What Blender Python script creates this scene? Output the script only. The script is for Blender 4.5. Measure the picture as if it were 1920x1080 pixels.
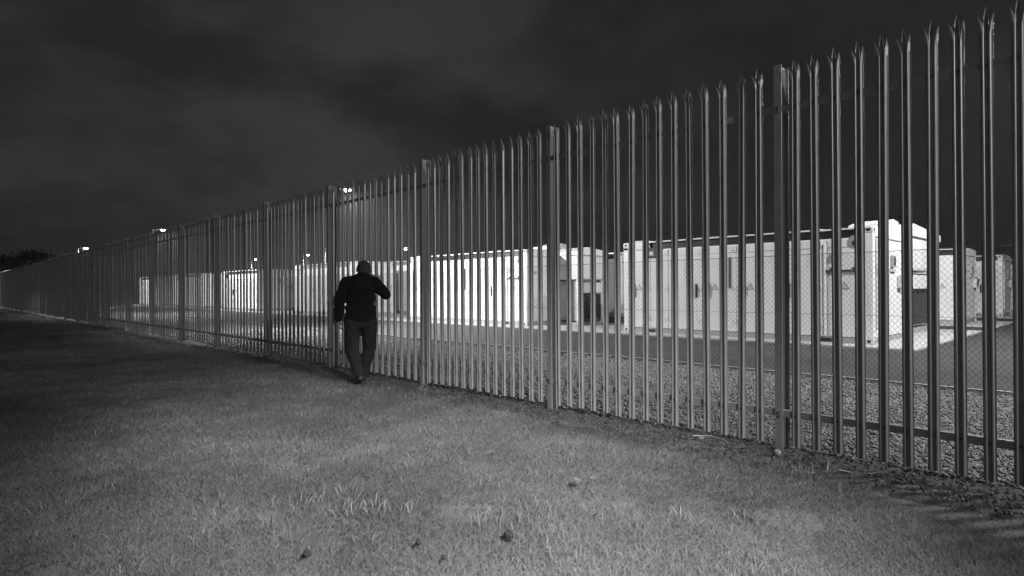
import bpy, math, random
import numpy as np
from mathutils import Vector, Matrix

R = math.radians
random.seed(7)
rng = np.random.default_rng(11)
scene = bpy.context.scene
for o in list(bpy.data.objects):
    bpy.data.objects.remove(o)
col = scene.collection

# ------------------------------------------------------------------ camera
cd = bpy.data.cameras.new('camera')
cam = bpy.data.objects.new('camera', cd)
col.objects.link(cam)
scene.camera = cam
cd.sensor_width = 36.0
cd.lens = 36.0 * 1140 / 1920
cd.clip_end = 3000
cam.location = (0, 0, 1.2655)
cam.rotation_mode = 'QUATERNION'
_th, _pi, _ro = R(44.12), R(.18), R(-.287)
_f = Vector((math.sin(_th) * math.cos(_pi), math.cos(_th) * math.cos(_pi), math.sin(_pi)))
_r = Vector((math.cos(_th), -math.sin(_th), 0))
_u = _r.cross(_f)
_r2 = _r * math.cos(_ro) + _u * math.sin(_ro)
_u2 = -_r * math.sin(_ro) + _u * math.cos(_ro)
cam.rotation_quaternion = Matrix((_r2, _u2, -_f)).transposed().to_quaternion()

# ------------------------------------------------------------------ night sky
world = bpy.data.worlds.new('World')
scene.world = world
world.use_nodes = True
wn, wl = world.node_tree.nodes, world.node_tree.links
wn.clear()
wo = wn.new('ShaderNodeOutputWorld')
wb = wn.new('ShaderNodeBackground')
wl.new(wb.outputs[0], wo.inputs[0])
sky = wn.new('ShaderNodeTexSky')
sky.sky_type = 'NISHITA'
sky.sun_disc = False
sky.sun_elevation = R(-4)
sky.sun_rotation = R(233)
bw = wn.new('ShaderNodeRGBToBW')
wl.new(sky.outputs[0], bw.inputs[0])


def wmath(op, a, b=None, clamp=False):
    n = wn.new('ShaderNodeMath')
    n.operation = op
    n.use_clamp = clamp
    for i, v in enumerate((a, b)):
        if v is None:
            continue
        if isinstance(v, (int, float)):
            n.inputs[i].default_value = v
        else:
            wl.new(v, n.inputs[i])
    return n.outputs[0]


tc = wn.new('ShaderNodeTexCoord')
mp = wn.new('ShaderNodeMapping')
mp.inputs['Scale'].default_value = (1.3, 1.3, 3.0)
wl.new(tc.outputs['Generated'], mp.inputs[0])
nz = wn.new('ShaderNodeTexNoise')
nz.inputs['Scale'].default_value = 2.9
nz.inputs['Detail'].default_value = 5
nz.inputs['Roughness'].default_value = .5
wl.new(mp.outputs[0], nz.inputs['Vector'])
rp = wn.new('ShaderNodeMapRange')
rp.inputs['From Min'].default_value = .36
rp.inputs['From Max'].default_value = .60
rp.inputs['To Min'].default_value = .52
rp.inputs['To Max'].default_value = 1.12
wl.new(nz.outputs['Fac'], rp.inputs['Value'])
# glow of the town on the low cloud: one broad lobe
gl = wn.new('ShaderNodeVectorMath')
gl.operation = 'DOT_PRODUCT'
wl.new(tc.outputs['Generated'], gl.inputs[0])
gl.inputs[1].default_value = Vector((.36, .90, .25)).normalized()
lobe = wmath('POWER', wmath('MAXIMUM', gl.outputs['Value'], 0.0), 3.6)
base = wmath('ADD', wmath('MULTIPLY', lobe, .033), .0022)
base = wmath('ADD', base, wmath('MULTIPLY', bw.outputs[0], .0008))
wl.new(wmath('MULTIPLY', base, rp.outputs[0]), wb.inputs['Color'])
wb.inputs['Strength'].default_value = 1.0

# faint moonlight through cloud
sd = bpy.data.lights.new('sun', 'SUN')
sd.energy = .32
sd.angle = R(45)
so = bpy.data.objects.new('sun', sd)
so.rotation_mode = 'QUATERNION'
so.rotation_quaternion = Vector((.56, .42, -.70)).to_track_quat('-Z', 'Y')
col.objects.link(so)

scene.view_settings.view_transform = 'Standard'
scene.view_settings.look = 'None'
scene.view_settings.gamma = 1
scene.view_settings.use_curve_mapping = False
scene.view_settings.exposure = 0
scene.cycles.max_bounces = 6
scene.cycles.diffuse_bounces = 3
scene.cycles.volume_bounces = 0


# ------------------------------------------------------------------ materials
def mat(name, tone=.5, rough=.6, metal=0.0, var=0.0, scale=8.0, bump=0.0, bscale=60.0, attr=None, detail=6,
        emit=0.0, spec=.5, stretch=None, streak=0.0):
    m = bpy.data.materials.new(name)
    m.use_nodes = True
    n, l = m.node_tree.nodes, m.node_tree.links
    b = n['Principled BSDF']
    b.inputs['Roughness'].default_value = rough
    b.inputs['Metallic'].default_value = metal
    b.inputs['Specular IOR Level'].default_value = spec
    b.inputs['Base Color'].default_value = (tone, tone, tone, 1)
    t = n.new('ShaderNodeTexCoord')
    val = None

    def mth(op, a, c):
        q = n.new('ShaderNodeMath')
        q.operation = op
        for i, v in enumerate((a, c)):
            if isinstance(v, (int, float)):
                q.inputs[i].default_value = v
            else:
                l.new(v, q.inputs[i])
        return q.outputs[0]
    if var:
        src = t.outputs['Object']
        if stretch:
            q = n.new('ShaderNodeMapping')
            q.inputs['Scale'].default_value = stretch
            l.new(src, q.inputs[0])
            src = q.outputs[0]
        z = n.new('ShaderNodeTexNoise')
        z.inputs['Scale'].default_value = scale
        z.inputs['Detail'].default_value = detail
        z.inputs['Roughness'].default_value = .62
        l.new(src, z.inputs['Vector'])
        val = mth('ADD', mth('MULTIPLY', mth('SUBTRACT', z.outputs['Fac'], .5), 2.6 * var), 1.0)
    if streak:
        q = n.new('ShaderNodeMapping')
        q.inputs['Scale'].default_value = (9, 9, .5)
        l.new(t.outputs['Object'], q.inputs[0])
        z = n.new('ShaderNodeTexNoise')
        z.inputs['Scale'].default_value = 1.6
        z.inputs['Detail'].default_value = 5
        l.new(q.outputs[0], z.inputs['Vector'])
        mr = n.new('ShaderNodeMapRange')
        mr.inputs['From Min'].default_value = .56
        mr.inputs['From Max'].default_value = .78
        mr.inputs['To Min'].default_value = 1
        mr.inputs['To Max'].default_value = 1 - streak
        l.new(z.outputs['Fac'], mr.inputs['Value'])
        val = mth('MULTIPLY', val, mr.outputs[0]) if val else mr.outputs[0]
    if attr:
        a = n.new('ShaderNodeAttribute')
        a.attribute_name = attr
        val = mth('MULTIPLY', val, a.outputs['Fac']) if val else a.outputs['Fac']
    if val:
        v = mth('MULTIPLY', val, tone)
        cc = n.new('ShaderNodeCombineColor')
        for i in range(3):
            l.new(v, cc.inputs[i])
        l.new(cc.outputs[0], b.inputs['Base Color'])
    if bump:
        z = n.new('ShaderNodeTexNoise')
        z.inputs['Scale'].default_value = bscale
        z.inputs['Detail'].default_value = 4
        l.new(t.outputs['Object'], z.inputs['Vector'])
        bp = n.new('ShaderNodeBump')
        bp.inputs['Strength'].default_value = bump
        bp.inputs['Distance'].default_value = .02
        l.new(z.outputs['Fac'], bp.inputs['Height'])
        l.new(bp.outputs[0], b.inputs['Normal'])
    if emit:
        b.inputs['Emission Color'].default_value = (1, 1, 1, 1)
        b.inputs['Emission Strength'].default_value = emit
    return m


M = {}
M['white'] = mat('white_paint', .68, .45, var=.10, scale=2.5, streak=.34)
M['white2'] = mat('white_enamel', .62, .5, var=.10, scale=6, streak=.25)
M['door'] = mat('white_door_paint', .66, .42, var=.09, scale=1.7, streak=.28)
M['grey'] = mat('grey_paint', .30, .5, var=.12, scale=5)
M['pale_grey'] = mat('pale_grey_paint', .48, .5, var=.1, scale=5, streak=.2)
M['black'] = mat('black_parts_and_shade', .012, .5)  # real black parts, plus painted shade of holes and roof gap
M['dark'] = mat('dark_metal', .05, .5, var=.2, scale=9)
M['sign'] = mat('sign_print', .26, .5)
M['zinc'] = mat('galvanised_steel', .22, .45, metal=.25, var=.34, scale=26, stretch=(1, 1, .22))
M['zinc_post'] = mat('galvanised_post_steel', .22, .5, metal=.3, var=.25, scale=22)
M['rail'] = mat('galvanised_rail_steel', .26, .55, metal=.3, var=.2, scale=20)
M['wire'] = mat('wire', .025, .6, metal=.3)
M['asphalt'] = mat('asphalt', .040, .85, var=.55, scale=.7, bump=.7, bscale=170)
M['gravelbed'] = mat('gravel_bed', .085, .9, var=.5, scale=26, bump=1.0, bscale=34)
M['stone'] = mat('gravel_stone', .17, .85, attr='tone')
M['concrete'] = mat('concrete', .36, .85, var=.22, scale=3, bump=.3, bscale=80)
M['plinth'] = mat('pale_concrete', .62, .8, var=.12, scale=5)
M['soil'] = mat('soil', .05, .95, var=.7, scale=14, bump=1.0, bscale=40)
M['ground'] = mat('earth', .05, .95, var=.4, scale=.3)
M['lawn'] = mat('lawn_thatch', .10, .95, var=.55, scale=2.0, bump=1.0, bscale=55, detail=10)
M['grass'] = mat('grass_blade', .175, .7, attr='tone', spec=.2)
_n, _l = M['grass'].node_tree.nodes, M['grass'].node_tree.links
_tr = _n.new('ShaderNodeBsdfTranslucent')
_mx = _n.new('ShaderNodeMixShader')
_mx.inputs[0].default_value = .42
_b = _n['Principled BSDF']
_l.new(_b.inputs['Base Color'].links[0].from_socket, _tr.inputs['Color'])
_l.new(_b.outputs[0], _mx.inputs[1])
_l.new(_tr.outputs[0], _mx.inputs[2])
_l.new(_mx.outputs[0], _n['Material Output'].inputs['Surface'])
M['deadleaf'] = mat('dead_leaf', .10, .8, attr='tone')
M['paleleaf'] = mat('pale_leaf', .10, .7, var=.2, scale=30)
M['twig'] = mat('bleached_twig', .25, .8, var=.2, scale=30)
M['clod'] = mat('soil_clod', .018, .95, var=.5, scale=40, bump=1.0, bscale=60)
M['rock'] = mat('pale_rock', .15, .9, var=.4, scale=20, bump=.6)
M['skin'] = mat('skin', .11, .55, var=.1, scale=20)
M['hair'] = mat('short_hair', .012, .8, var=.4, scale=60, bump=.5, bscale=200)
M['jacket'] = mat('dark_fleece', .0045, .95, var=.3, scale=14, bump=.5, bscale=45, spec=.1)
M['jeans'] = mat('dark_denim', .014, .9, var=.35, scale=9, bump=.4, bscale=60, spec=.1)
M['shoe'] = mat('shoe_leather', .010, .6)
M['leaf'] = mat('tree_leaf', .05, .8, attr='tone')
M['bark'] = mat('bark', .05, .9, var=.3, scale=6)
M['lens'] = mat('lamp_lens', .9, .3, emit=60.0)
M['lens_far'] = mat('far_lamp_lens', .9, .3, emit=60.0)
M['column'] = mat('lamp_column_paint', .45, .45, var=.1, scale=6)


# ------------------------------------------------------------------ helpers
def tag(o, label=None, cat=None, group=None, kind=None):
    if label:
        o['label'] = label
    if cat:
        o['category'] = cat
    if group:
        o['group'] = group
    if kind:
        o['kind'] = kind
    return o


def empty(name, loc=(0, 0, 0), rz=0.0):
    o = bpy.data.objects.new(name, None)
    o.empty_display_size = .2
    o.location = loc
    o.rotation_euler = (0, 0, rz)
    col.objects.link(o)
    return o


class MB:
    def __init__(self):
        self.v, self.f, self.mi = [], [], []
        self.cur = 0

    def add(self, vs, fs):
        k = len(self.v)
        self.v += [tuple(p) for p in vs]
        for f in fs:
            self.f.append(tuple(i + k for i in f))
            self.mi.append(self.cur)
        return self

    def box(self, x0, x1, y0, y1, z0, z1):
        return self.add([(x0, y0, z0), (x1, y0, z0), (x1, y1, z0), (x0, y1, z0),
                         (x0, y0, z1), (x1, y0, z1), (x1, y1, z1), (x0, y1, z1)],
                        [(0, 3, 2, 1), (4, 5, 6, 7), (0, 1, 5, 4), (1, 2, 6, 5), (2, 3, 7, 6), (3, 0, 4, 7)])

    def tube(self, pts, rad, n=8, caps=True):
        pts = [Vector(p) for p in pts]
        if not isinstance(rad, (list, tuple)):
            rad = [rad] * len(pts)
        vs, fs = [], []
        for i, p in enumerate(pts):
            d = (pts[min(i + 1, len(pts) - 1)] - pts[max(i - 1, 0)]).normalized()
            a = d.cross(Vector((0, 0, 1)) if abs(d.z) < .9 else Vector((1, 0, 0))).normalized()
            b = d.cross(a)
            for j in range(n):
                t = 2 * math.pi * j / n
                vs.append(p + a * math.cos(t) * rad[i] + b * math.sin(t) * rad[i])
        for i in range(len(pts) - 1):
            for j in range(n):
                k = (j + 1) % n
                fs.append((i * n + j, i * n + k, (i + 1) * n + k, (i + 1) * n + j))
        if caps:
            fs.append(tuple(range(n)))
            fs.append(tuple(range((len(pts) - 1) * n, len(pts) * n))[::-1])
        return self.add(vs, fs)

    def ball(self, c, r, nu=12, nv=8, rot=None):
        if not isinstance(r, (list, tuple)):
            r = (r, r, r)
        c = Vector(c)
        vs, fs = [], []
        for i in range(nv + 1):
            t = math.pi * i / nv
            for j in range(nu):
                p = 2 * math.pi * j / nu
                q = Vector((r[0] * math.sin(t) * math.cos(p), r[1] * math.sin(t) * math.sin(p), r[2] * math.cos(t)))
                if rot:
                    q = rot @ q
                vs.append(c + q)
        for i in range(nv):
            for j in range(nu):
                k = (j + 1) % nu
                fs.append((i * nu + j, (i + 1) * nu + j, (i + 1) * nu + k, i * nu + k))
        return self.add(vs, fs)

    def prism(self, poly, axis, a, b):
        n = len(poly)
        def P(p, t):
            return {'x': (t, p[0], p[1]), 'y': (p[0], t, p[1]), 'z': (p[0], p[1], t)}[axis]
        vs = [P(p, a) for p in poly] + [P(p, b) for p in poly]
        fs = [tuple(range(n)), tuple(range(n, 2 * n))[::-1]]
        for i in range(n):
            j = (i + 1) % n
            fs.append((i, i + n, j + n, j))
        return self.add(vs, fs)

    def mesh(self, name, mats):
        me = bpy.data.meshes.new(name)
        me.from_pydata(self.v, [], self.f)
        for m in (mats if isinstance(mats, (list, tuple)) else [mats]):
            me.materials.append(m)
        if any(self.mi):
            me.polygons.foreach_set('material_index', self.mi)
        me.update()
        return me

    def build(self, name, mats, parent=None, smooth=False, bevel=0.0):
        me = self.mesh(name, mats)
        o = bpy.data.objects.new(name, me)
        col.objects.link(o)
        o.parent = parent
        if smooth:
            me.polygons.foreach_set('use_smooth', [True] * len(me.polygons))
        if bevel:
            q = o.modifiers.new('bevel', 'BEVEL')
            q.width = bevel
            q.segments = 2
            q.limit_method = 'ANGLE'
        return o


def raw_mesh(name, verts, loops, starts, totals, material, tone=None, smooth=False):
    me = bpy.data.meshes.new(name)
    me.vertices.add(len(verts))
    me.vertices.foreach_set('co', np.asarray(verts, np.float32).ravel())
    me.loops.add(len(loops))
    me.loops.foreach_set('vertex_index', np.asarray(loops, np.int32))
    me.polygons.add(len(starts))
    me.polygons.foreach_set('loop_start', np.asarray(starts, np.int32))
    me.polygons.foreach_set('loop_total', np.asarray(totals, np.int32))
    if smooth:
        me.polygons.foreach_set('use_smooth', np.ones(len(starts), bool))
    me.materials.append(material)
    if tone is not None:
        a = me.attributes.new('tone', 'FLOAT', 'POINT')
        a.data.foreach_set('value', np.asarray(tone, np.float32))
    me.update(calc_edges=True)
    me.validate()
    o = bpy.data.objects.new(name, me)
    col.objects.link(o)
    return o


def copy_part(o, parent, loc=None):
    c = o.copy()
    col.objects.link(c)
    c.parent = parent
    if loc is not None:
        c.location = loc
    return c


# smooth value noise for natural patches
_tab = rng.random((64, 64))


def vnoise(x, y):
    x = np.asarray(x, float); y = np.asarray(y, float)
    xi = np.floor(x).astype(int); yi = np.floor(y).astype(int)
    fx = x - xi; fy = y - yi
    fx = fx * fx * (3 - 2 * fx); fy = fy * fy * (3 - 2 * fy)
    g = lambda i, j: _tab[i % 64, j % 64]
    return (g(xi, yi) * (1 - fx) + g(xi + 1, yi) * fx) * (1 - fy) + (g(xi, yi + 1) * (1 - fx) + g(xi + 1, yi + 1) * fx) * fy


def lawn_z(x, y):
    return (.05 * (vnoise(np.asarray(x) * .9 + 7, np.asarray(y) * .9 + 3) - .5)
            + .02 * (vnoise(np.asarray(x) * 3.1, np.asarray(y) * 3.1) - .5)) * np.clip((4.6 - np.asarray(x)) / .8, 0, 1)


def grass_edge(y):                       # where the turf gives way to bare soil along the fence
    y = np.asarray(y, float)
    b = np.interp(y, [-5, 0, 1.0, 1.8, 4, 6.2, 11.5, 20, 80], [3.9, 4.0, 4.12, 4.3, 4.34, 4.46, 4.56, 4.62, 4.65])
    return b + .16 * (vnoise(y * 1.7, y * 0 + 5) - .5) + .10 * (vnoise(y * 6.1, y * 0 + 9) - .5)


# ------------------------------------------------------------------ the setting
def sheet(name, x0, x1, y0, y1, z, m, nx=1, ny=1, fn=None):
    xs = np.linspace(x0, x1, nx + 1); ys = np.linspace(y0, y1, ny + 1)
    X, Y = np.meshgrid(xs, ys)
    Z = np.full_like(X, z) if fn is None else fn(X, Y) + z
    v = np.stack([X, Y, Z], -1).reshape(-1, 3)
    i = (np.arange(ny)[:, None] * (nx + 1) + np.arange(nx)[None]).ravel()
    q = np.stack([i, i + 1, i + nx + 2, i + nx + 1], -1)
    o = raw_mesh(name, v, q.ravel(), np.arange(len(q)) * 4, np.full(len(q), 4), m, smooth=True)
    return tag(o, kind='structure')


sheet('ground', -600, 700, -400, 900, -.10, M['ground'])
sheet('lawn', -14, 4.62, -4, 90, -.012, M['lawn'], 150, 500, lawn_z)
sheet('soil_strip', 4.05, 5.15, -4, 90, -.006, M['soil'], 14, 800,
      lambda X, Y: .045 * (vnoise(X * 7, Y * 7) - .42) + .02 * (vnoise(X * 19, Y * 19) - .5) - .09 * np.clip((4.32 - X) / .25, 0, 1) - .05 * np.clip((X - 5.0) / .12, 0, 1))
sheet('gravel_bed', 4.95, 9.25, -8, 150, .004, M['gravelbed'], 60, 900, lambda X, Y: .02 * (vnoise(X * 9, Y * 9) - .5))
sheet('road', 9.25, 60, -30, 190, .0, M['asphalt'])
mb = MB()
mb.box(14.12, 21.6, 3.1, 70, -.05, .045)
mb.box(24.3, 28.2, 3.1, 70, -.05, .045)
mb.box(31.6, 42.5, 3.1, 70, -.05, .045)
tag(mb.build('concrete_pad', M['concrete'], bevel=.012), kind='structure')
edg = MB()
y = -6.0
while y < 60:
    edg.box(9.19, 9.245, y, y + .905, -.06, .035 + random.uniform(-.006, .006))
    y += .915
tag(edg.build('road_edging', M['concrete']), kind='structure')


# ------------------------------------------------------------------ palisade fence
FX = 4.763
post_y = [-5.25, -2.85, -.45, 1.945, 4.337, 6.63, 9.218, 11.797, 14.614, 17.296, 20.164, 23.09]
while post_y[-1] < 80:
    post_y.append(post_y[-1] + 2.95)
fence = empty('palisade_fence', (FX, 0, 0))
tag(fence, 'long galvanised steel palisade fence with three-pronged pales running into the distance', 'fence')


def pale_mesh():
    b = MB()
    prof = [(-.034, .003), (-.027, .001), (-.0225, -.013), (-.0200, -.0155), (-.0145, -.0155), (-.0120, -.013), (-.007, .001), (0, .002),
            (.007, .001), (.0120, -.013), (.0145, -.0155), (.0200, -.0155), (.0225, -.013), (.027, .001), (.034, .003)]
    th = .004
    z0, z1 = .065, 2.855
    n = len(prof)
    rows = []
    for off in (0, th):
        for z in (z0, z1):
            rows.append([(x + off, yy, z) for (yy, x) in prof])
    vs = sum(rows, [])
    fs = []
    for i in range(n - 1):
        fs.append((i, i + n, i + n + 1, i + 1))                      # outer face
        fs.append((2 * n + i, 2 * n + i + 1, 3 * n + i + 1, 3 * n + i))  # inner face
        fs.append((i, i + 1, 2 * n + i + 1, 2 * n + i))
    fs.append((0, 2 * n, 3 * n, n))
    fs.append((n - 1, 2 * n - 1, 4 * n - 1, 3 * n - 1))
    b.add(vs, fs)
    # three prongs, the outer two splayed away from the pale
    for (a, c, e, dy, dx, zt, zb) in ((0, 3, 5, -.016, -.022, 2.962, 2.915), (4, 7, 10, -.001, -.012, 3.012, 2.945), (9, 11, 14, .014, -.022, 2.962, 2.915)):
        P = [Vector((prof[i][1], prof[i][0], z1)) for i in (a, c, e)]
        mid = sum(P, Vector()) / 3
        Q = [p + Vector((dx * .45, dy * .45, zb - z1)) for p in P]
        Q = [mid + Vector((dx * .45, dy * .45, zb - z1)) + (q - mid - Vector((dx * .45, dy * .45, zb - z1))) * .86 for q in Q]
        tip = Vector((mid.x + dx * 1.3, mid.y + dy * 1.25, zt))
        o2 = Vector((th, 0, 0))
        vs = P + Q + [tip] + [p + o2 for p in P] + [q + o2 for q in Q]
        b.add(vs, [(0, 3, 4, 1), (1, 4, 5, 2), (3, 6, 4), (4, 6, 5),
                   (7, 8, 11, 10), (8, 9, 12, 11), (10, 11, 6), (11, 12, 6), (0, 7, 10, 3), (2, 5, 12, 9), (3, 10, 6), (5, 6, 12)])
    b.cur = 1
    for z in (.30, 2.655):
        b.box(-.010, .002, -.008, .008, z - .008, z + .008)
    return b


pb = pale_mesh()
pm = pb.mesh('pale', [M['zinc'], M['dark']])
pale_pos = []
for k in range(len(post_y) - 1):
    y0, y1 = post_y[k], post_y[k + 1]
    for i in range(1, 16):
        if k == 2:
            yy = 1.82 - .1465 * (i - 1)
        elif k == 3:
            yy = 4.222 - .1515 * (i - 1)
        else:
            yy = y0 + (y1 - y0) * i / 16
        pale_pos.append(yy + random.uniform(-.004, .004))
pale_pos.sort()
near = [p for p in pale_pos if p > .2][:300]
nearset = set(near)
rest = [p for p in pale_pos if p not in nearset]
for yy in near:
    o = bpy.data.objects.new('pale', pm)
    col.objects.link(o)
    o.parent = fence
    o.location = (random.uniform(-.002, .002), yy, random.uniform(-.008, .008))
    o.rotation_euler = (random.gauss(0, .0022), random.gauss(0, .002), random.gauss(0, .06))
rb = MB()
for yy in rest:
    k = len(rb.v)
    rb.v += [(x, q + yy, z) for (x, q, z) in pb.v]
    rb.f += [tuple(i + k for i in f) for f in pb.f]
    rb.mi += pb.mi
tag(rb.build('distant_pale', [M['zinc'], M['dark']], fence), kind='stuff')

# rolled steel joist posts
p = MB()
fw, dp, tf, tw, H = .029, .145, .008, .006, 3.0
prof = [(-fw, 0), (fw, 0), (fw, tf), (tw, tf), (tw, dp - tf), (fw, dp - tf), (fw, dp), (-fw, dp), (-fw, dp - tf), (-tw, dp - tf), (-tw, tf), (-fw, tf)]
p.prism([(x - .012, yy) for (yy, x) in prof], 'z', -.25, H)
p.cur = 1
for z in (.285, .315, 2.64, 2.67):
    p.box(-.022, -.010, -.008, .008, z - .008, z + .008)
postm = p.mesh('post', [M['zinc_post'], M['dark']])
for yy in post_y:
    o = bpy.data.objects.new('post', postm)
    col.objects.link(o)
    o.parent = fence
    o.location = (0, yy, random.uniform(-.015, .01))
    o.rotation_euler = (random.uniform(-.004, .004), random.uniform(-.003, .003), 0)
# angle rails between posts
for k in range(len(post_y) - 1):
    y0, y1 = post_y[k] + .007, post_y[k + 1] - .007
    for z in (.30, 2.655):
        r = MB()
        h2 = .026
        zz = h2 if z < 1 else h2
        r.prism([(.009, -h2), (.014, -h2), (.014, h2 - .005), (.055, h2 - .005), (.055, h2), (.009, h2)], 'y', y0, y1)
        r.build('rail', M['rail'], fence).location = (0, 0, z)


# ------------------------------------------------------------------ chain-link fence along the road edge
CX, CH = 9.12, 1.74
chain = empty('chain_link_fence', (CX, 0, 0))
tag(chain, 'thin chain-link mesh fence with a top wire standing at the gravel edge', 'fence')
pit, vp_, ya, yb = .034, .078, -1.5, 27.0
segs = []
n_row = int(CH / (vp_ / 2))
n_col = int((yb - ya) / pit)
V, Fq = [], []
rad = .0021
for c in range(n_col):
    yc = ya + c * pit
    base_i = len(V)
    jx = random.uniform(-.003, .003)
    for r in range(n_row + 1):
        sgn = 1 if ((r + c) % 2) else -1
        yy = yc + sgn * pit * .5
        zz = .02 + r * vp_ / 2
        xx = jx + sgn * .003
        for a in range(3):
            t = a * 2.0944
            V.append((xx + rad * math.cos(t), yy + rad * math.sin(t), zz))
    for r in range(n_row):
        for a in range(3):
            b2 = (a + 1) % 3
            i = base_i + r * 3
            Fq.append((i + a, i + b2, i + 3 + b2, i + 3 + a))
q = np.array(Fq)
mesh_o = raw_mesh('wire_mesh', V, q.ravel(), np.arange(len(q)) * 4, np.full(len(q), 4), M['wire'])
mesh_o.parent = chain
tag(mesh_o, kind='stuff')
for z in (CH + .01, .9, .03):
    m_ = MB()
    m_.tube([(.0, ya, z), (.0, yb, z)], .0026 if z < 1.7 else .0045, 5)
    m_.build('line_wire', M['wire'], chain)
for yy in (1.2, 5.15, 9.1, 13.1, 17.1, 21.0, 25.0):
    m_ = MB()
    m_.prism([(.0, -.012), (.004, -.012), (.004, .008), (.024, .008), (.024, .012), (.0, .012)], 'z', -.3, CH + .04)
    m_.build('mesh_post', M['pale_grey'], chain).location = (.008, yy, 0)


# ------------------------------------------------------------------ battery containers
def container(x, y0, L, h, label, detail=2, w=2.44, plinth=.0, hood=True, end_style=0, seams=None):
    root = empty('storage_container', (x, y0, .045 + plinth))
    tag(root, label, 'container', 'storage containers on the concrete pads')
    H_ = h
    # body shell
    b = MB()
    b.box(.03, w - .03, .03, L - .03, .12, H_ - .28)
    b.build('body', M['white'], root)
    # base rail; black boxes paint the shade inside the fork pockets
    b = MB(); b.box(.012, w - .012, .012, L - .012, .0, .118)
    base = b.build('base_rail', M['grey'], root)
    b = MB(); b.box(-.35, w + .12, -.12, L + .12, -.012 - plinth, -.002 if not plinth else -.004)
    b.build('plinth', M['plinth'] if not plinth else M['dark'], root)
    for t in (.13, .84):
        b = MB(); b.box(.004, .02, L * t, L * t + .30, .018, .095)
        b.build('fork_pocket_shade', M['black'], base)
    # corner posts with castings
    for (cx, cy) in ((0, 0), (w - .16, 0), (0, L - .16), (w - .16, L - .16)):
        b = MB(); b.box(cx, cx + .16, cy, cy + .16, .121, H_ - .19)
        pst = b.build('corner_post', M['white'], root, bevel=.012)
        for zc in (0.002, H_ - .187):
            b = MB(); b.box(cx - .006, cx + .172, cy - .006, cy + .172, zc, zc + .117)
            b.build('corner_casting', M['white2'], pst, bevel=.01)
            b = MB()
            b.box(cx - .009, cx - .004, cy + .05, cy + .12, zc + .03, zc + .09)
            b.box(cx + .05, cx + .12, cy - .009, cy - .004, zc + .03, zc + .09)
            b.build('casting_hole_shade', M['black'], pst)  # black plates on the casting paint the shade inside its holes
    # roof: overhanging sheet, the shade in the gap below painted as a black box
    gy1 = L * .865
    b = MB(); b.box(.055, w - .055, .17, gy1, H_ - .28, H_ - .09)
    b.build('roof_gap_shade', M['black'], root)
    b = MB()
    pts = [(-.03, 0), (-.03, .035), (.35, .07), (w * .5, .085), (w - .35, .07), (w + .03, .035), (w + .03, 0)]
    ns = 5
    for i in range(ns):
        ya_, yb_ = .02 + (gy1 - .02) * i / ns, .02 + (gy1 - .02) * (i + 1) / ns - .012
        dz = random.uniform(-.008, .012)
        b.prism([(q0, q1 + H_ - .09 + dz) for (q0, q1) in pts], 'y', ya_, yb_)
    b.build('roof_sheet', M['white'], root)
    b = MB(); b.box(.0, w, gy1 + .004, L + .01, H_ - .28, H_ - .05)
    b.box(.02, w * .6, gy1 + .15, L - .3, H_ - .05, H_ - .012)
    b.build('roof_box', M['white2'], root, bevel=.015)
    # side doors
    S = seams or [.165, .93, 1.02, 1.98, 3.08, 4.02, 5.03, 5.60, L - .165]
    for a, c in zip(S[:-1], S[1:]):
        if c - a < .15:
            b = MB()
            b.box(-.012, .028, a + .012, c - .012, .13, H_ - .40)
            b.tube([(-.012, (a + c) / 2, .15), (-.012, (a + c) / 2, H_ - .36)], .022, 10)
            b.build('drain_pipe', M['white'], root)
            continue
        b = MB(); b.box(.006, .029, a + .008, c - .008, .135, H_ - .30)
        d = b.build('door_panel', M['door'], root, bevel=.006)
        if detail < 1:
            continue
        if c - a > .7:
            yy = c - .20 if (int(a * 7) % 2) else a + .16
            b = MB()
            b.box(-.030, .006, yy - .016, yy + .016, 1.04, 1.30)
            b.box(-.012, .005, yy - .028, yy + .028, .99, 1.36)
            b.build('door_handle', M['black'], d)
            b = MB()
            b.prism([(yy - .26, 1.20), (yy - .07, 1.20), (yy - .165, 1.37)], 'x', -.001, .0055)
            b.build('warning_sign', M['sign'], d)
            b = MB()
            b.prism([(yy - .225, 1.215), (yy - .105, 1.215), (yy - .165, 1.33)], 'x', -.003, -.0012)
            b.build('sign_face', M['pale_grey'], d)
        if detail > 1:
            for zz in (H_ - .44, 1.2, .35):
                b = MB()
                b.tube([(-.004, a + .03, zz), (-.004, a + .03, zz + .11)], .017, 7)
                b.box(-.006, .006, a + .03, a + .10, zz + .02, zz + .09)
                b.build('hinge', M['white2'], d)
    # seam line across the doors
    if detail > 1:
        b = MB(); b.box(-.004, .0055, .18, L * .86, H_ - .475, H_ - .468)
        b.build('rain_trim', M['pale_grey'], root)
        b = MB(); b.box(-.012, .006, 3.22, 3.27, 1.24, 2.02)
        b.build('vertical_vent', M['dark'], root)
        b = MB(); b.tube([(-.012, .36, 2.26), (.0055, .36, 2.26)], .13, 18)
        b.build('round_vent', M['sign'], root)
        b = MB(); b.tube([(-.02, .36, 2.22), (-.0125, .36, 2.22)], .05, 12)
        b.build('vent_plug', M['black'], root)
        b = MB()
        b.box(-.035, .005, .28, .95, 1.60, 1.635)
        b.box(-.03, .005, .35, .40, 1.635, 1.69); b.box(-.03, .005, .80, .85, 1.635, 1.69)
        b.build('lifting_bar', M['dark'], root)
        b = MB(); b.prism([(.70, 1.80), (1.0, 1.80), (.85, 2.02)], 'x', -.002, .0055)
        b.build('hazard_plate', M['sign'], root)
    # status display near the far end
    b = MB(); b.box(-.03, .006, L * .815, L * .868, 2.10, 2.38)
    dsp = b.build('status_panel', M['black'], root, bevel=.008)
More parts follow.
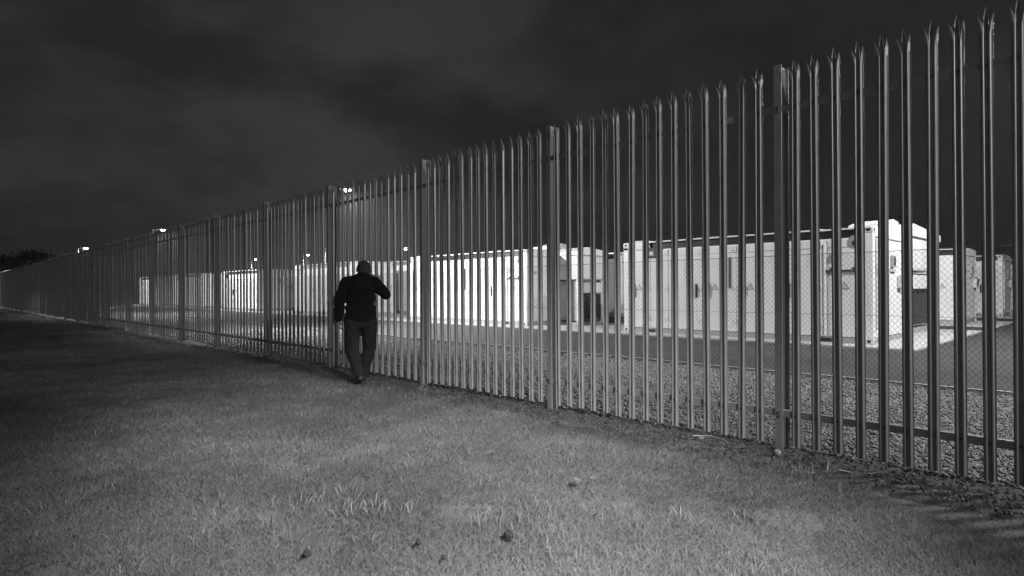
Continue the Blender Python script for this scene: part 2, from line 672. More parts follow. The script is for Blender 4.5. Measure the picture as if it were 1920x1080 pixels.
    b = MB(); b.box(-.034, -.0305, L * .843, L * .862, 2.17, 2.28)
    b.build('status_label', M['pale_grey'], dsp)
    # near end face
    b = MB(); b.box(.17, w - .17, .006, .029, .135, H_ - .30)
    e = b.build('end_panel', M['white'], root, bevel=.006)
    b = MB(); b.box(.17, w - .17, -.01, .05, H_ - .275, H_ - .10)
    b.build('end_header', M['white'], root, bevel=.01)
    if detail > 0:
        b = MB(); b.box(1.35, 1.62, -.05, .005, 1.70, 1.98); b.build('junction_box', M['grey'], e, bevel=.01)
        b = MB(); b.box(1.42, 1.55, -.056, -.051, 1.75, 1.93); b.build('junction_cover', M['dark'], e)
        b = MB(); b.box(1.30, 1.70, -.03, .005, 1.60, 1.655); b.build('cable_tray', M['pale_grey'], e)
        b = MB(); b.box(.38, .50, -.004, .0055, 1.76, 1.86); b.build('end_label', M['sign'], e)
        b = MB(); b.box(.55, .68, -.004, .0055, 1.76, 1.86); b.build('end_label', M['sign'], e)
        b = MB(); b.box(1.9, 2.2, -.09, .005, 1.22, 1.52); b.build('isolator_box', M['pale_grey'], e, bevel=.012)
        b = MB(); b.tube([(2.0, -.11, 1.30), (2.05, -.13, 1.52), (2.10, -.06, 1.58)], .022, 7); b.build('isolator_handle', M['black'], e)
        b = MB(); b.tube([(.20, -.02, .3), (.20, -.02, 2.3)], .022, 8)
        b.tube([(.20, -.045, 1.55), (.20, -.02, 1.75)], .03, 8)
        b.build('lock_rod', M['white2'], e)
    # far end face
    b = MB(); b.box(.17, w - .17, L - .029, L - .006, .135, H_ - .30)
    b.build('end_panel', M['white'], root)
    if hood:
        b = MB()
        b.prism([(1.2, H_ + .0), (2.3, H_ + .0), (2.3, H_ + .20), (1.9, H_ + .24), (1.2, H_ + .10)], 'y', .06, .85)
        b.build('roof_hood', M['white2'], root, bevel=.015)
    return root


container(14.75, 4.00, 6.50, 2.62, 'nearest white storage container, its bright end facing the asphalt on the right', 2)
container(14.75, 14.50, 6.90, 2.66, 'brightly lit white storage container just right of the person, black painted shade under its roof', 2,
          seams=[.165, .93, 1.02, 1.98, 3.08, 4.02, 5.03, 5.9, 6.735])
container(14.75, 26.30, 6.30, 2.66, 'white storage container seen through the pales directly left of the person', 1, hood=False)
container(14.75, 37.50, 6.30, 2.60, 'white storage container fourth in the front row from the right', 1, hood=False)
container(14.75, 48.50, 6.30, 2.60, 'small far white storage container fifth in the front row from the right', 0, hood=False)
container(14.75, 59.50, 6.30, 2.60, 'farthest white storage container at the left end of the front row', 0, hood=False)
container(18.45, 13.30, 5.60, 2.42, 'lower white storage container set back in the gap between the two nearest front containers', 1, plinth=.22, hood=False,
          seams=[.165, 1.2, 2.2, 3.2, 4.2, 5.43])
container(18.45, 26.80, 6.0, 2.85, 'taller white storage container set back behind the person, right of his head', 1, hood=False)
container(18.45, 41.5, 6.0, 2.6, 'white storage container in the back row behind the fourth front container', 0, hood=False)
container(24.96, 4.10, 6.30, 2.60, 'white storage container standing behind the nearest one, dark nameplate on its side', 1, hood=False)
container(32.27, 3.95, 6.30, 2.62, 'far white storage container showing a narrow lit end at the right', 1, hood=False)
container(37.9, 4.05, 6.30, 2.62, 'farthest right grey-white storage container cut by the picture edge', 1, hood=False)


# inverter / cooling skids between the containers
def skid(x, y, w, d, h, label, slope=.25):
    root = empty('cooling_skid', (x, y, .045))
    tag(root, label, 'machinery', 'cooling skids behind the containers')
    for cx in (0, w - .09):
        for cy in (0, d - .09):
            b = MB(); b.box(cx, cx + .09, cy, cy + .09, .10, h * .62)
            b.build('frame_post', M['white'], root, bevel=.006)
    b = MB(); b.box(-.04, w + .04, -.04, d + .04, 0, .10); b.build('base_frame', M['grey'], root)
    b = MB(); b.box(-.03, w + .03, -.03, d + .03, h * .62 + .002, h - .12); cab = b.build('upper_cabinet', M['pale_grey'], root, bevel=.015)
    b = MB(); b.box(.05, w - .05, -.034, -.031, h * .62 + .06, h - .18); b.build('cabinet_door', M['white2'], cab)
    b = MB()
    b.prism([(-.10, h - .118), (w + .08, h - .118), (w + .08, h + slope * .35), (w * .35, h + slope), (-.10, h)], 'y', -.08, d + .06)
    b.build('roof_hood', M['white'], root, bevel=.01)
    b = MB(); b.box(.10, w - .10, .16, d - .02, .15, h * .60); b.build('tank', M['grey'], root)
    n = 9
    for i in range(n):
        xx = .12 + (w - .26) * i / (n - 1)
        b = MB(); b.box(xx, xx + .022, .02, .156, .2, h * .42); b.build('radiator_fin', M['dark'], root)
    b = MB(); b.box(.10, w - .12, .0, .12, h * .44, h * .58); b.build('control_box', M['white2'], root, bevel=.01)
    for i in range(3):
        b = MB()
        b.tube([(.2 + i * .12, -.03, h * .44), (.22 + i * .12, -.10, h * .30), (.18 + i * .13, -.06, .10)], .022, 6)
        b.build('cable', M['black'], root)
    return root


skid(16.0, 13.25, 1.35, 1.05, 2.52, 'grey cooling skid with a sloped white hood in the gap left of the nearest container', .16)
skid(17.35, 4.25, 4.7, 1.5, 2.72, 'cooling skid with pale cabinet and dark cables behind the nearest container end', .22)
skid(17.4, 33.2, 1.4, 1.6, 2.5, 'far cooling skid left of the person between the front containers', .16)


# ------------------------------------------------------------------ lamp columns
def lamp(x, y, z, label, power, arm=.5, direction=(1, 0), far=False, size=1.0, throw=.45, cone=168):
    root = empty('lamp_post', (x, y, 0), math.atan2(direction[1], direction[0]))
    tag(root, label, 'lamp post', 'yard lamp posts')
    b = MB(); b.tube([(0, 0, 0), (0, 0, 1.1), (0, 0, 1.12), (0, 0, z + .05)], [.075, .07, .052, .040], 12)
    b.build('column', M['column'], root, smooth=False)
    b = MB(); b.tube([(0, 0, z - .02), (arm * .45, 0, z + .06), (arm - .12, 0, z + .08)], .026, 8); b.build('arm', M['column'], root)
    b = MB()
    k = size
    b.prism([(arm - .20 * k, z + .05), (arm + .24 * k, z + .05), (arm + .24 * k, z + .09), (arm + .06 * k, z + .15), (arm - .20 * k, z + .12)], 'y', -.13 * k, .13 * k)
    hd = b.build('lamp_head', M['column'], root, bevel=.015)
    b = MB(); b.ball((arm + .02, 0, z + .048), (.12 * k, .09 * k, .07 * k), 14, 8)
    b.build('lens', M['lens_far'] if far else M['lens'], hd, smooth=True)
    ld = bpy.data.lights.new('lamp_light', 'SPOT')
    ld.energy = power
    ld.spot_size = R(cone)
    ld.spot_blend = .3
    ld.shadow_soft_size = .16
    lo = bpy.data.objects.new('lamp_light', ld)
    lo.location = (arm + .02, 0, z - .08)
    lo.rotation_mode = 'QUATERNION'
    lo.rotation_quaternion = Vector((throw, 0, -1)).to_track_quat('-Z', 'Y')
    lo.parent = root
    col.objects.link(lo)
    return root


lamp(17.6, -.6, 7.0, 'tall unseen lamp post assumed on the asphalt nearest the camera, just right of the picture', 3200, throw=0.0)  # assumed lamp, out of view; lights the near container end and fence posts
lamp(9.45, -3.4, 12.0, 'high unseen lamp mast added at the gravel edge beside the chain-link fence, right of the picture', 9500, throw=.7, cone=136)  # unseen lamp added to light the near container side and the gap
lamp(9.45, 18.0, 4.52, 'lit lamp post rising above the fence top just left of the person', 6200)
lamp(9.45, 39.2, 4.78, 'lit lamp post above the fence, second from the person to the left', 7000, throw=.4)
lamp(9.45, 62.4, 4.95, 'lit lamp post above the far fence, large bright head near the left edge', 5000, size=1.3, throw=.05)
lamp(9.45, 131.0, 5.6, 'farthest lit lamp post at the very left end of the fence', 4200, size=1.4, throw=.28)
lamp(39.7, 59.0, 6.0, 'brightest distant lamp post right of the person, above the container roofs', 5000, far=True, size=2.2)
lamp(33.3, 65.2, 6.1, 'distant lamp post directly left of the person, above the containers', 2500, far=True, size=1.3)
lamp(31.5, 67.0, 5.4, 'distant lamp post over the third front container', 2500, far=True, size=1.4)
lamp(27.2, 71.1, 4.9, 'distant lamp post over the fourth front container', 2500, far=True, size=1.3)
lamp(13.2, 100.0, 4.6, 'small distant lamp post seen low through the far fence', 2500, far=True, size=1.3)

# ------------------------------------------------------------------ unseen floodlight assumed behind the viewpoint, added to light the grass
fl = empty('assumed_floodlight', (.9, -3.0, 0))
tag(fl, 'slim unseen floodlight mast assumed on the lawn behind the viewpoint to light the grass', 'floodlight')
b = MB(); b.tube([(0, 0, 0), (0, 0, 4.8)], [.06, .045], 12); b.build('mast', M['column'], fl)
b = MB(); b.box(-.2, .2, -.06, .06, 4.82, 5.06); b.build('housing', M['dark'], fl, bevel=.02).rotation_euler = (0, 0, 0)
ld = bpy.data.lights.new('assumed_flood_light', 'SPOT')
ld.energy = 10500
ld.spot_size = R(42)
ld.spot_blend = 1.0
ld.shadow_soft_size = .12
lo = bpy.data.objects.new('assumed_flood_light', ld)
lo.location = (0, .10, 4.94)
lo.parent = fl
lo.rotation_mode = 'QUATERNION'
lo.rotation_quaternion = (Vector((2.55, 3.1, 0)) - Vector((.9, -2.9, 4.94))).to_track_quat('-Z', 'Y')
col.objects.link(lo)

# unseen lamp added well behind the viewpoint to edge-light the pales
st = empty('added_fence_lamp', (2.0, -14.0, 0))
tag(st, 'tall unseen lamp added beside the fence far behind the viewpoint', 'added lamp')
b = MB(); b.tube([(0, 0, 0), (0, 0, 1.2), (0, 0, 1.22), (0, 0, 6.6)], [.08, .075, .055, .04], 12); b.build('column', M['column'], st)
b = MB(); b.prism([(-.1, 6.55), (.55, 6.60), (.55, 6.66), (.2, 6.72), (-.1, 6.68)], 'x', -.14, .14); b.build('lamp_head', M['dark'], st, bevel=.015)
ld = bpy.data.lights.new('added_fence_light', 'SPOT')
ld.energy = 9500
ld.spot_size = R(30)
ld.spot_blend = 1.0
ld.shadow_soft_size = .2
lo = bpy.data.objects.new('added_fence_light', ld)
lo.location = (0, .3, 6.5)
lo.parent = st
lo.rotation_mode = 'QUATERNION'
lo.rotation_quaternion = (Vector((4.76, 4.8, 1.4)) - Vector((2.0, -13.7, 6.5))).to_track_quat('-Z', 'Y')
col.objects.link(lo)


# ------------------------------------------------------------------ person
def person(x, y):
    F = Vector((x, y, 0)).normalized()
    rz = math.atan2(F.y, F.x) - math.pi / 2           # local +Y = walking direction, +X = picture right
    root = empty('person', (x, y, 0.0), rz)
    tag(root, 'person in dark jacket and jeans walking away along the fence, right elbow raised', 'person')

    def cap(b, a, c, r0, r1, n=14, sq=1.0):
        a, c = Vector(a), Vector(c)
        k = 5
        pts = [a.lerp(c, i / k) for i in range(k + 1)]
        b.tube(pts, [r0 + (r1 - r0) * i / k for i in range(k + 1)], n)
        b.ball(a, r0, n, 8); b.ball(c, r1, n, 8)

    def finish(b, name, m, vox, it=6, noise=None):
        o = b.build(name, m, root, smooth=True)
        q = o.modifiers.new('remesh', 'REMESH')
        q.mode = 'VOXEL'; q.voxel_size = vox; q.use_smooth_shade = True
        s = o.modifiers.new('smooth', 'SMOOTH'); s.iterations = it; s.factor = .5
        if noise:
            tx = bpy.data.textures.new(name + '_folds', 'CLOUDS'); tx.noise_scale = noise[0]
            dd = o.modifiers.new('folds', 'DISPLACE'); dd.texture = tx; dd.strength = noise[1]; dd.mid_level = .5
            dd.texture_coords = 'LOCAL'
        return o
    shL, elL, wrL = (-.185, .00, 1.375), (-.275, .00, 1.12), (-.292, .04, .885)
    shR, elR, wrR = (.19, .02, 1.375), (.345, .03, 1.205), (.21, .27, 1.36)
    hpL, knL, anL = (-.095, 0, .86), (-.115, .03, .47), (-.010, -.13, .10)
    hpR, knR, anR = (.105, 0, .86), (.12, .14, .48), (.045, .22, .09)
    # body
    b = MB()
    rot = Matrix.Rotation(R(-14), 3, 'X')
    b.ball((.05, .055, 1.565), (.080, .098, .108), 20, 14, rot)
    b.ball((.05, .125, 1.535), (.055, .045, .065), 12, 10)         # jaw and face
    b.ball((.05, .172, 1.555), (.014, .018, .022), 8, 6)           # nose
    b.ball((.05, .163, 1.512), (.028, .012, .010), 8, 6)           # lips
    for s in (-1, 1):
        b.ball((.05 + s * .030, .150, 1.580), (.014, .012, .010), 8, 6)   # eyes
        b.ball((.05 + s * .094, .045, 1.550), (.011, .022, .034), 8, 8)   # ears
    cap(b, (.03, .015, 1.42), (.045, .04, 1.52), .066, .060)
    cap(b, (0, .01, .92), (.01, .01, 1.32), .10, .10)
    cap(b, shL, elL, .052, .042); cap(b, elL, wrL, .042, .030)
    cap(b, shR, elR, .052, .042); cap(b, elR, wrR, .042, .030)
    cap(b, hpL, knL, .080, .055); cap(b, knL, anL, .055, .038)
    cap(b, hpR, knR, .080, .055); cap(b, knR, anR, .055, .038)
    # hands: palm, thumb from the side, four curled fingers
    def hand(w, d, side, out):
        w, d, side, out = Vector(w), Vector(d).normalized(), Vector(side).normalized(), Vector(out).normalized()
        for t in (-.022, -.008, .008, .022):
            cap(b, w + side * t * .7, w + d * .088 + side * t, .015, .014, 8)
        for t, ln in ((-.030, .060), (-.010, .075), (.010, .080), (.030, .070)):
            k0 = w + d * .092 + side * t * .95
            k1 = k0 + d * ln * .5 + out * .012
            k2 = k1 + d * ln * .36 + out * .026
            cap(b, k0, k1, .0095, .009, 8); cap(b, k1, k2, .009, .0075, 8)
        t0 = w + d * .03 + side * .030
        t1 = t0 + d * .035 + side * .026 + out * .010
        cap(b, t0, t1, .0125, .0105, 8); cap(b, t1, t1 + d * .034 + out * .014, .0105, .009, 8)
    hand(wrL, (.10, .14, -1), (.1, 1, .1), (1, .1, 0))
    hand(wrR, (-.35, .35, .9), (-.6, -.2, .2), (.3, .9, .1))
    finish(b, 'body', M['skin'], .0065, 2)
    # short hair cap
    b = MB()
    b.ball((.05, .045, 1.575), (.094, .108, .106), 20, 14, rot)
    b.ball((.05, .000, 1.530), (.086, .066, .084), 14, 10)
    finish(b, 'hair', M['hair'], .007, 2)
    # jacket
    b = MB()
    R3 = Matrix.Identity(3)
    for (cx, cy, cz, rx, ry, rz_) in ((.005, .0, .93, .208, .135, .10), (.005, .0, 1.02, .205, .140, .14), (.005, -.005, 1.15, .205, .145, .16),
                                      (.008, -.01, 1.27, .200, .140, .14), (.01, -.005, 1.36, .180, .118, .10), (.03, .01, 1.425, .105, .095, .075)):
        b.ball((cx, cy, cz), (rx, ry, rz_), 24, 12)
    b.ball((.005, 0, .885), (.220, .142, .065), 24, 10); b.ball((.005, 0, .852), (.214, .140, .030), 24, 10)
    cap(b, (.03, .0, 1.40), (.045, .025, 1.492), .118, .078, 18); cap(b, (-.02, -.01, 1.38), (.03, .0, 1.44), .12, .10, 18)                 # collar
    cap(b, (-.10, 0, 1.395), shL, .082, .084); cap(b, shL, elL, .084, .072); cap(b, elL, (-.292, .035, .885), .072, .054)
    cap(b, (.11, 0, 1.40), shR, .080, .084); cap(b, shR, elR, .084, .074); cap(b, elR, (.235, .22, 1.315), .070, .050)
    finish(b, 'jacket', M['jacket'], .011, 10, (.17, .030))
    # trousers
    b = MB()
    b.ball((.005, 0, .84), (.200, .130, .12), 22, 12)
    cap(b, (-.100, 0, .83), knL, .118, .096); cap(b, knL, (anL[0], anL[1] + .005, .13), .094, .068)
    cap(b, (.110, 0, .83), knR, .118, .092); cap(b, knR, (anR[0], anR[1], .11), .090, .068)
    finish(b, 'trousers', M['jeans'], .010, 4, (.07, .020))
    # shoes
    for an, dr, lift in ((anL, (-.10, 1, -.42), .02), (anR, (.12, 1, 0), .0)):
        b = MB()
        a = Vector((an[0], an[1], .055 + lift)); d = Vector(dr).normalized()
        cap(b, a - d * .055, a + d * .05, .042, .040)
        t = a + d * .155; t.z = max(.032, t.z)
        cap(b, a + d * .05, t, .044, .034)
        cap(b, a, Vector(an) + Vector((0, 0, .03)), .044, .046)
        finish(b, 'shoe', M['shoe'], .008, 3)
    return root


person(4.29, 7.40)


# ------------------------------------------------------------------ trees far beyond the fence
def tree(x, y, h, rad, label, seed):
    r = np.random.default_rng(seed)
    root = empty('tree', (x, y, 0))
    tag(root, label, 'tree', 'trees far beyond the fence')
    b = MB()
    b.tube([(0, 0, -.1), (.1, 0, h * .3), (.0, .1, h * .6), (.1, .1, h * .85)], [.28, .22, .14, .05], 8)
    for k in range(7):
        a = k * 2.4
        z = h * (.3 + .07 * k)
        b.tube([(0.05, .05, z), (math.cos(a) * rad * .35, math.sin(a) * rad * .35, z + h * .1), (math.cos(a) * rad * .7, math.sin(a) * rad * .7, z + h * .2)], [.1, .06, .02], 6)
    b.build('trunk', M['bark'], root)
    n = 5200
    nc = 34
    cc = r.normal(size=(nc, 3)); cc /= np.linalg.norm(cc, axis=1)[:, None]
    cc *= (r.random(nc)[:, None] ** .45) * np.array([rad, rad, h * .33]) * .85
    ci = r.integers(0, nc, n)
    p = cc[ci] + r.normal(size=(n, 3)) * np.array([rad * .17, rad * .17, h * .055])
    p[:, 2] += h * .62
    p[:, 2] = np.maximum(p[:, 2], h * .16)
    s = .16 + .14 * r.random(n)
    a = r.normal(size=(n, 3)); a /= np.linalg.norm(a, axis=1)[:, None]
    c = r.normal(size=(n, 3)); c -= a * (a * c).sum(1)[:, None]; c /= np.linalg.norm(c, axis=1)[:, None]
    s = s[:, None]
    v = np.stack([p - a * s, p + c * s * .5, p + a * s, p - c * s * .5], 1).reshape(-1, 3)
    tone = np.repeat(.6 + .8 * r.random(n), 4)
    o = raw_mesh('crown', v, np.arange(4 * n), np.arange(n) * 4, np.full(n, 4), M['leaf'], tone)
    o.parent = root


tree(12.5, 122.0, 8.6, 4.6, 'dark broad tree at the far left above the fence', 3)
tree(5.5, 128.0, 7.6, 3.8, 'smaller dark tree cut by the left picture edge', 5)
tree(20.0, 132.0, 6.2, 3.6, 'low dark tree right of the other two at far left', 9)


# ------------------------------------------------------------------ grass
def blades(n, px, py, hgt, wid, lean, tone, name, material, kind, label=None, cat=None, parent=None, z0=None):
    az = rng.random(n) * 2 * np.pi
    # combed a little in one direction, like grass that has been walked and mown
    dx = np.cos(az) * lean + .22 * lean; dy = np.sin(az) * lean - .10 * lean
    fa = rng.random(n) * np.pi
    wx = np.cos(fa) * wid * .5; wy = np.sin(fa) * wid * .5
    z = lawn_z(px, py) - .012 if z0 is None else z0
    b0 = np.stack([px - wx, py - wy, z], -1); b1 = np.stack([px + wx, py + wy, z], -1)
    mx = px + dx * hgt * .35; my = py + dy * hgt * .35; mz = z + hgt * .6
    m0 = np.stack([mx - wx * .8, my - wy * .8, mz], -1); m1 = np.stack([mx + wx * .8, my + wy * .8, mz], -1)
    t = np.stack([px + dx * hgt, py + dy * hgt, z + hgt * (1 - .25 * np.minimum(lean, 1))], -1)
    v = np.stack([b0, b1, m1, m0, t], 1).reshape(-1, 3)
    i = np.arange(n) * 5
    loops = np.stack([i, i + 1, i + 2, i + 3, i + 3, i + 2, i + 4], -1).ravel()
    st = np.stack([np.arange(n) * 7, np.arange(n) * 7 + 4], -1).ravel()
    tt = np.tile([4, 3], n)
    o = raw_mesh(name, v, loops, st, tt, material, np.repeat(tone, 5))
    tag(o, label, cat, kind=kind)
    return o


rs = np.linspace(1.7, 70, 2400)
dens = np.where(rs < 3.6, 12000, 12000 * (3.6 / rs) ** 1.75)
phi0 = -.16
phi1 = np.where(rs < 4.7, 1.62, np.arcsin(np.clip(4.7 / rs, 0, 1)))
pdf = dens * rs * (phi1 - phi0)
cdf = np.cumsum(pdf); N = int(cdf[-1] * (rs[1] - rs[0])); cdf /= cdf[-1]
r_ = np.interp(rng.random(N), cdf, rs)
ph = phi0 + (np.interp(r_, rs, phi1) - phi0) * rng.random(N)
px, py = r_ * np.sin(ph), r_ * np.cos(ph)
edge = grass_edge(py)
bare = vnoise(px * 2.3 + 31, py * 2.3 + 17)
keep = (px < edge + rng.normal(size=N) * .035) & ((bare > .16) | (rng.random(N) < .35))
px, py, r_, bare = px[keep], py[keep], r_[keep], bare[keep]
n = len(px)
patch = .6 * vnoise(px * 1.1, py * 1.1) + .4 * vnoise(px * .45 + 20, py * .45 + 40)
patch2 = vnoise(px * 4.3 + 11, py * 4.3)
hgt = (.018 + .026 * rng.random(n)) * (.6 + .9 * patch2) * (1 + .10 * np.maximum(r_ - 6, 0) / 6)
wid = (.0021 + .0013 * rng.random(n)) * np.maximum(1, r_ / 3.4) ** .85
lean = .6 + 1.1 * rng.random(n)
tone = (.80 + .36 * rng.random(n)) * (.26 + .95 * patch + .56 * patch2)
tone = np.where(rng.random(n) < .05, tone * 1.6, tone)
blades(n, px, py, hgt, wid, lean, tone, 'grass', M['grass'], 'stuff', 'short pale lawn grass in front of the palisade fence', 'grass')
print('blades', n)

n = 16000
wx_ = 4.2 + .75 * rng.random(n) ** 1.3; wy_ = -1 + 30 * rng.random(n) ** 1.6
kp = vnoise(wx_ * 5, wy_ * 3) > .36
wx_, wy_ = wx_[kp], wy_[kp]; n = len(wx_)
blades(n, wx_, wy_, .02 + .05 * rng.random(n), .003 + .002 * rng.random(n), .5 + .9 * rng.random(n), .25 + .5 * rng.random(n), 'weeds', M['grass'], 'stuff',
       'sparse dark weeds on the bare strip under the fence', 'weeds')

# longer coarse tufts that stand out of the lawn
tufts = [(1.85, 3.05, 24, .11), (1.72, 3.12, 16, .09), (1.95, 2.95, 18, .10), (1.88, 3.41, 18, .12), (1.55, 3.42, 16, .11), (2.5, 2.45, 20, .13),
         (2.15, 2.45, 22, .12), (2.38, 2.30, 14, .12), (1.25, 3.9, 18, .10), (3.0, 1.75, 22, .11), (3.3, 1.5, 20, .10), (2.75, 2.0, 14, .10),
         (4.25, 1.55, 20, .15), (4.40, 2.35, 10, .10), (4.46, 1.72, 16, .08), (4.05, 1.2, 12, .10), (4.42, 6.15, 26, .16), (4.46, 5.9, 18, .12), (4.50, 7.9, 16, .13),
         (4.52, 8.6, 18, .14), (4.55, 10.2, 18, .14), (4.4, 3.2, 14, .10), (4.38, 4.6, 16, .11), (4.5, 13.0, 20, .15), (.8, 4.6, 18, .09), (2.1, 4.6, 22, .08), (3.0, 3.6, 20, .08)]
for i in range(70):
    r0 = 2.2 + 5 * random.random(); a0 = random.uniform(.0, 1.25)
    if r0 * math.sin(a0) < 4.2:
        tufts.append((r0 * math.sin(a0), r0 * math.cos(a0), random.randint(8, 22), random.uniform(.06, .10)))
TX, TY, TH, TL = [], [], [], []
for (x, y, k, hh) in tufts:
    for j in range(k):
        TX.append(x + random.gauss(0, .05)); TY.append(y + random.gauss(0, .05)); TH.append(hh * random.uniform(.45, .95)); TL.append(random.uniform(.3, 1.2))
TX, TY, TH, TL = map(np.array, (TX, TY, TH, TL))
n = len(TX)
blades(n, TX, TY, TH, .004 + .0025 * rng.random(n), TL, 1.0 + .5 * rng.random(n), 'tall_grass_tufts', M['grass'], 'stuff',
       'longer coarse grass tufts standing out of the lawn', 'grass')


# ------------------------------------------------------------------ gravel stones
def stones(n, x, y, size, name, material, z=None, tone=None):
    dirs = np.array([(1, 0, 0), (0, 1, 0), (-1, 0, 0), (0, -1, 0), (0, 0, 1), (0, 0, -1)], float)
    jit = 1 + .45 * (rng.random((n, 6, 1)) - .5)
    sc = size[:, None] * (.7 + .6 * rng.random((n, 3)))
    P = dirs[None] * jit * sc[:, None, :] + (rng.random((n, 6, 3)) - .5) * .35 * size[:, None, None]
    # random turn
    q = rng.normal(size=(n, 4)); q /= np.linalg.norm(q, axis=1)[:, None]
    w, a, b_, c = q.T
    Rm = np.stack([1 - 2 * (b_ * b_ + c * c), 2 * (a * b_ - c * w), 2 * (a * c + b_ * w), 2 * (a * b_ + c * w), 1 - 2 * (a * a + c * c), 2 * (b_ * c - a * w),
                   2 * (a * c - b_ * w), 2 * (b_ * c + a * w), 1 - 2 * (a * a + b_ * b_)], -1).reshape(n, 3, 3)
    P = np.einsum('nij,nkj->nki', Rm, P)
    ctr = np.stack([x, y, (size * .35 + .004 if z is None else z)], -1)
    V = (P + ctr[:, None]).reshape(-1, 3)
    tri = np.array([(0, 1, 4), (1, 2, 4), (2, 3, 4), (3, 0, 4), (1, 0, 5), (2, 1, 5), (3, 2, 5), (0, 3, 5)])
    L_ = (np.arange(n)[:, None, None] * 6 + tri[None]).ravel()
    if tone is None:
        tone = .62 + .75 * rng.random(n) ** 1.3
    return raw_mesh(name, V, L_, np.arange(n * 8) * 3, np.full(n * 8, 3), material, np.repeat(tone, 6))


n1, n2 = 46000, 22000
gx_ = np.concatenate([4.88 + 4.28 * rng.random(n1), 4.88 + 4.28 * rng.random(n2)])
gy_ = np.concatenate([-1.2 + 8.2 * rng.random(n1), 7 + 13 * rng.random(n2)])
gs = np.concatenate([.009 + .012 * rng.random(n1), .013 + .013 * rng.random(n2)])
ok = (gx_ > 4.95 + .25 * (vnoise(gy_ * 2, gy_ * 0 + 3) - .3)) | (rng.random(n1 + n2) < .25)
g = stones(int(ok.sum()), gx_[ok], gy_[ok], gs[ok], 'gravel_stones', M['stone'])
tag(g, 'loose grey gravel stones behind the palisade fence', 'gravel', kind='stuff')

# leaf litter and crumbs on the soil strip under the fence
n = 5200
lx = 4.30 + .75 * rng.random(n); ly = -1 + 16 * rng.random(n)
sz = .005 + .009 * rng.random(n)
o = stones(n, lx, ly, sz, 'leaf_litter', M['deadleaf'], z=.012 + .012 * rng.random(n), tone=.3 + .8 * rng.random(n) ** 3)
tag(o, 'dead leaves and soil crumbs on the bare strip under the fence', 'leaf litter', kind='stuff')


# ------------------------------------------------------------------ single things lying on the ground
def lump(name, x, y, r, material, label, cat, sq=.7, seed=0, z=None):
    rr = random.Random(seed)
    b = MB(); b.ball((0, 0, 0), (r, r * .8, r * sq), 12, 9)
    b.v = [tuple(c * (1 + .35 * (rr.random() - .5)) for c in p) for p in b.v]
    o = b.build(name, material, None, smooth=False)
    o.location = (x, y, (float(lawn_z(x, y)) + r * sq * .5) if z is None else z)
    o.rotation_euler = (rr.uniform(-.3, .3), rr.uniform(-.3, .3), rr.uniform(0, 6))
    s = o.modifiers.new('sub', 'SUBSURF'); s.levels = 1; s.render_levels = 1
    return tag(o, label, cat)


lump('soil_clod', 2.12, 2.22, .032, M['clod'], 'largest dark soil clod in the grass at the bottom centre', 'clod', .85, 1, .028)
lump('soil_clod', 1.74, 2.46, .020, M['clod'], 'small dark clod left of the largest clod near the bottom', 'clod', .8, 2, .035)
lump('soil_clod', 1.30, 2.74, .022, M['clod'], 'dark clod in the grass farthest left near the bottom edge', 'clod', .8, 3, .03)
lump('soil_clod', 1.73, 2.25, .014, M['clod'], 'tiny dark clod at the bottom edge below the small clod', 'clod', .8, 4, .03)
lump('stone', 4.62, 1.90, .035, M['rock'], 'pale rough stone at the foot of the widest fence post', 'stone', .7, 5, .03)
lump('stone', 4.66, 2.55, .028, M['rock'], 'small pale stone on the soil left of the widest post', 'stone', .7, 6, .02)


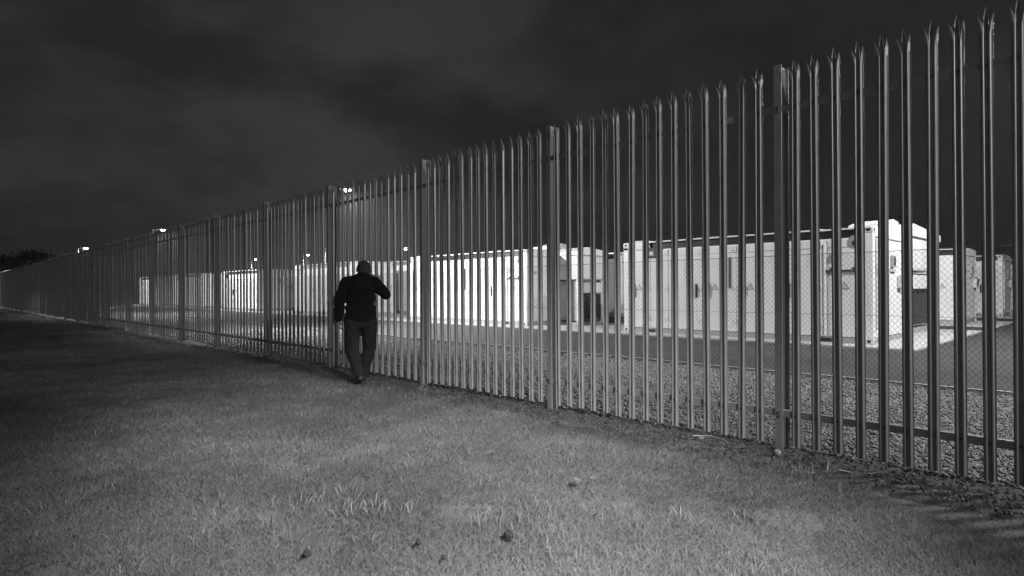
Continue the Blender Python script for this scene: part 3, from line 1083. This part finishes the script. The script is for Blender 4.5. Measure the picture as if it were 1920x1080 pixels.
def leaf(x, y, s, rz, tilt, label, m='paleleaf', z=.045):
    b = MB()
    pts = []
    for i in range(9):
        t = i / 8
        w = .42 * math.sin(math.pi * t) ** .8 * (1 + .18 * (-1) ** i)
        pts.append((t - .5, w, .18 * (t - .5) ** 2 + .10 * w))
    low = [(p[0], -p[1], p[2]) for p in pts]
    vs = pts + low + [(p[0], 0, p[2] - .06) for p in pts]
    fs = []
    for i in range(8):
        fs += [(i, 18 + i, 19 + i, i + 1), (18 + i, 9 + i, 10 + i, 19 + i)]
    b.add([(p[0] * s, p[1] * s, p[2] * s) for p in vs], fs)
    b.tube([(-.5 * s, 0, 0), (-.8 * s, .05 * s, .08 * s)], .02 * s, 4)
    o = b.build('fallen_leaf', M[m])
    o.location = (x, y, z); o.rotation_euler = (tilt, .1, rz)
    q = o.modifiers.new('thick', 'SOLIDIFY'); q.thickness = .0012
    return tag(o, label, 'leaf', 'fallen leaves on the grass')


leaf(3.02, 2.52, .065, .4, .3, 'pale fallen leaf, left one of the close pair right of centre on the grass')
leaf(3.12, 2.47, .050, 2.1, -.2, 'pale fallen leaf, right one of the close pair right of centre on the grass')
leaf(3.70, 2.33, .050, 1.0, .5, 'single pale fallen leaf on grass nearer the fence')
leaf(2.62, 2.06, .045, 2.8, .8, 'pale curled leaf among upright blades at lower right of centre')
leaf(4.36, 3.05, .05, .7, .2, 'pale fallen leaf at the turf edge beside the bare soil')


def twig(pts, r, label):
    b = MB(); b.tube(pts, [r * (1 - .6 * i / (len(pts) - 1)) for i in range(len(pts))], 6)
    o = b.build('twig', M['twig'], None, smooth=True)
    return tag(o, label, 'twig', 'bleached twigs on the soil strip')


twig([(4.66, 2.62, .03), (4.70, 2.48, .045), (4.66, 2.34, .04), (4.58, 2.24, .02)], .006, 'arched bleached twig on the soil left of the widest post')
twig([(4.46, 1.50, .0), (4.455, 1.49, .07), (4.45, 1.495, .13)], .006, 'upright bleached stalk at the grass edge right of the widest post')
twig([(4.52, 1.44, .02), (4.50, 1.34, .02), (4.53, 1.24, .035), (4.60, 1.16, .06)], .005, 'thin curved bleached twig lying right of the upright stalk')


# ------------------------------------------------------------------ thin night mist
mh = bpy.data.materials.new('mist')
mh.use_nodes = True
hn, hl = mh.node_tree.nodes, mh.node_tree.links
hn.clear()
ho = hn.new('ShaderNodeOutputMaterial')
hv = hn.new('ShaderNodeVolumePrincipled')
hv.inputs['Color'].default_value = (.9, .9, .9, 1)
hv.inputs['Density'].default_value = .0011
hv.inputs['Anisotropy'].default_value = .5
hl.new(hv.outputs[0], ho.inputs['Volume'])
b = MB(); b.box(-601, 701, -401, 901, -1.1, 13.5)
tag(b.build('haze', mh), kind='stuff')
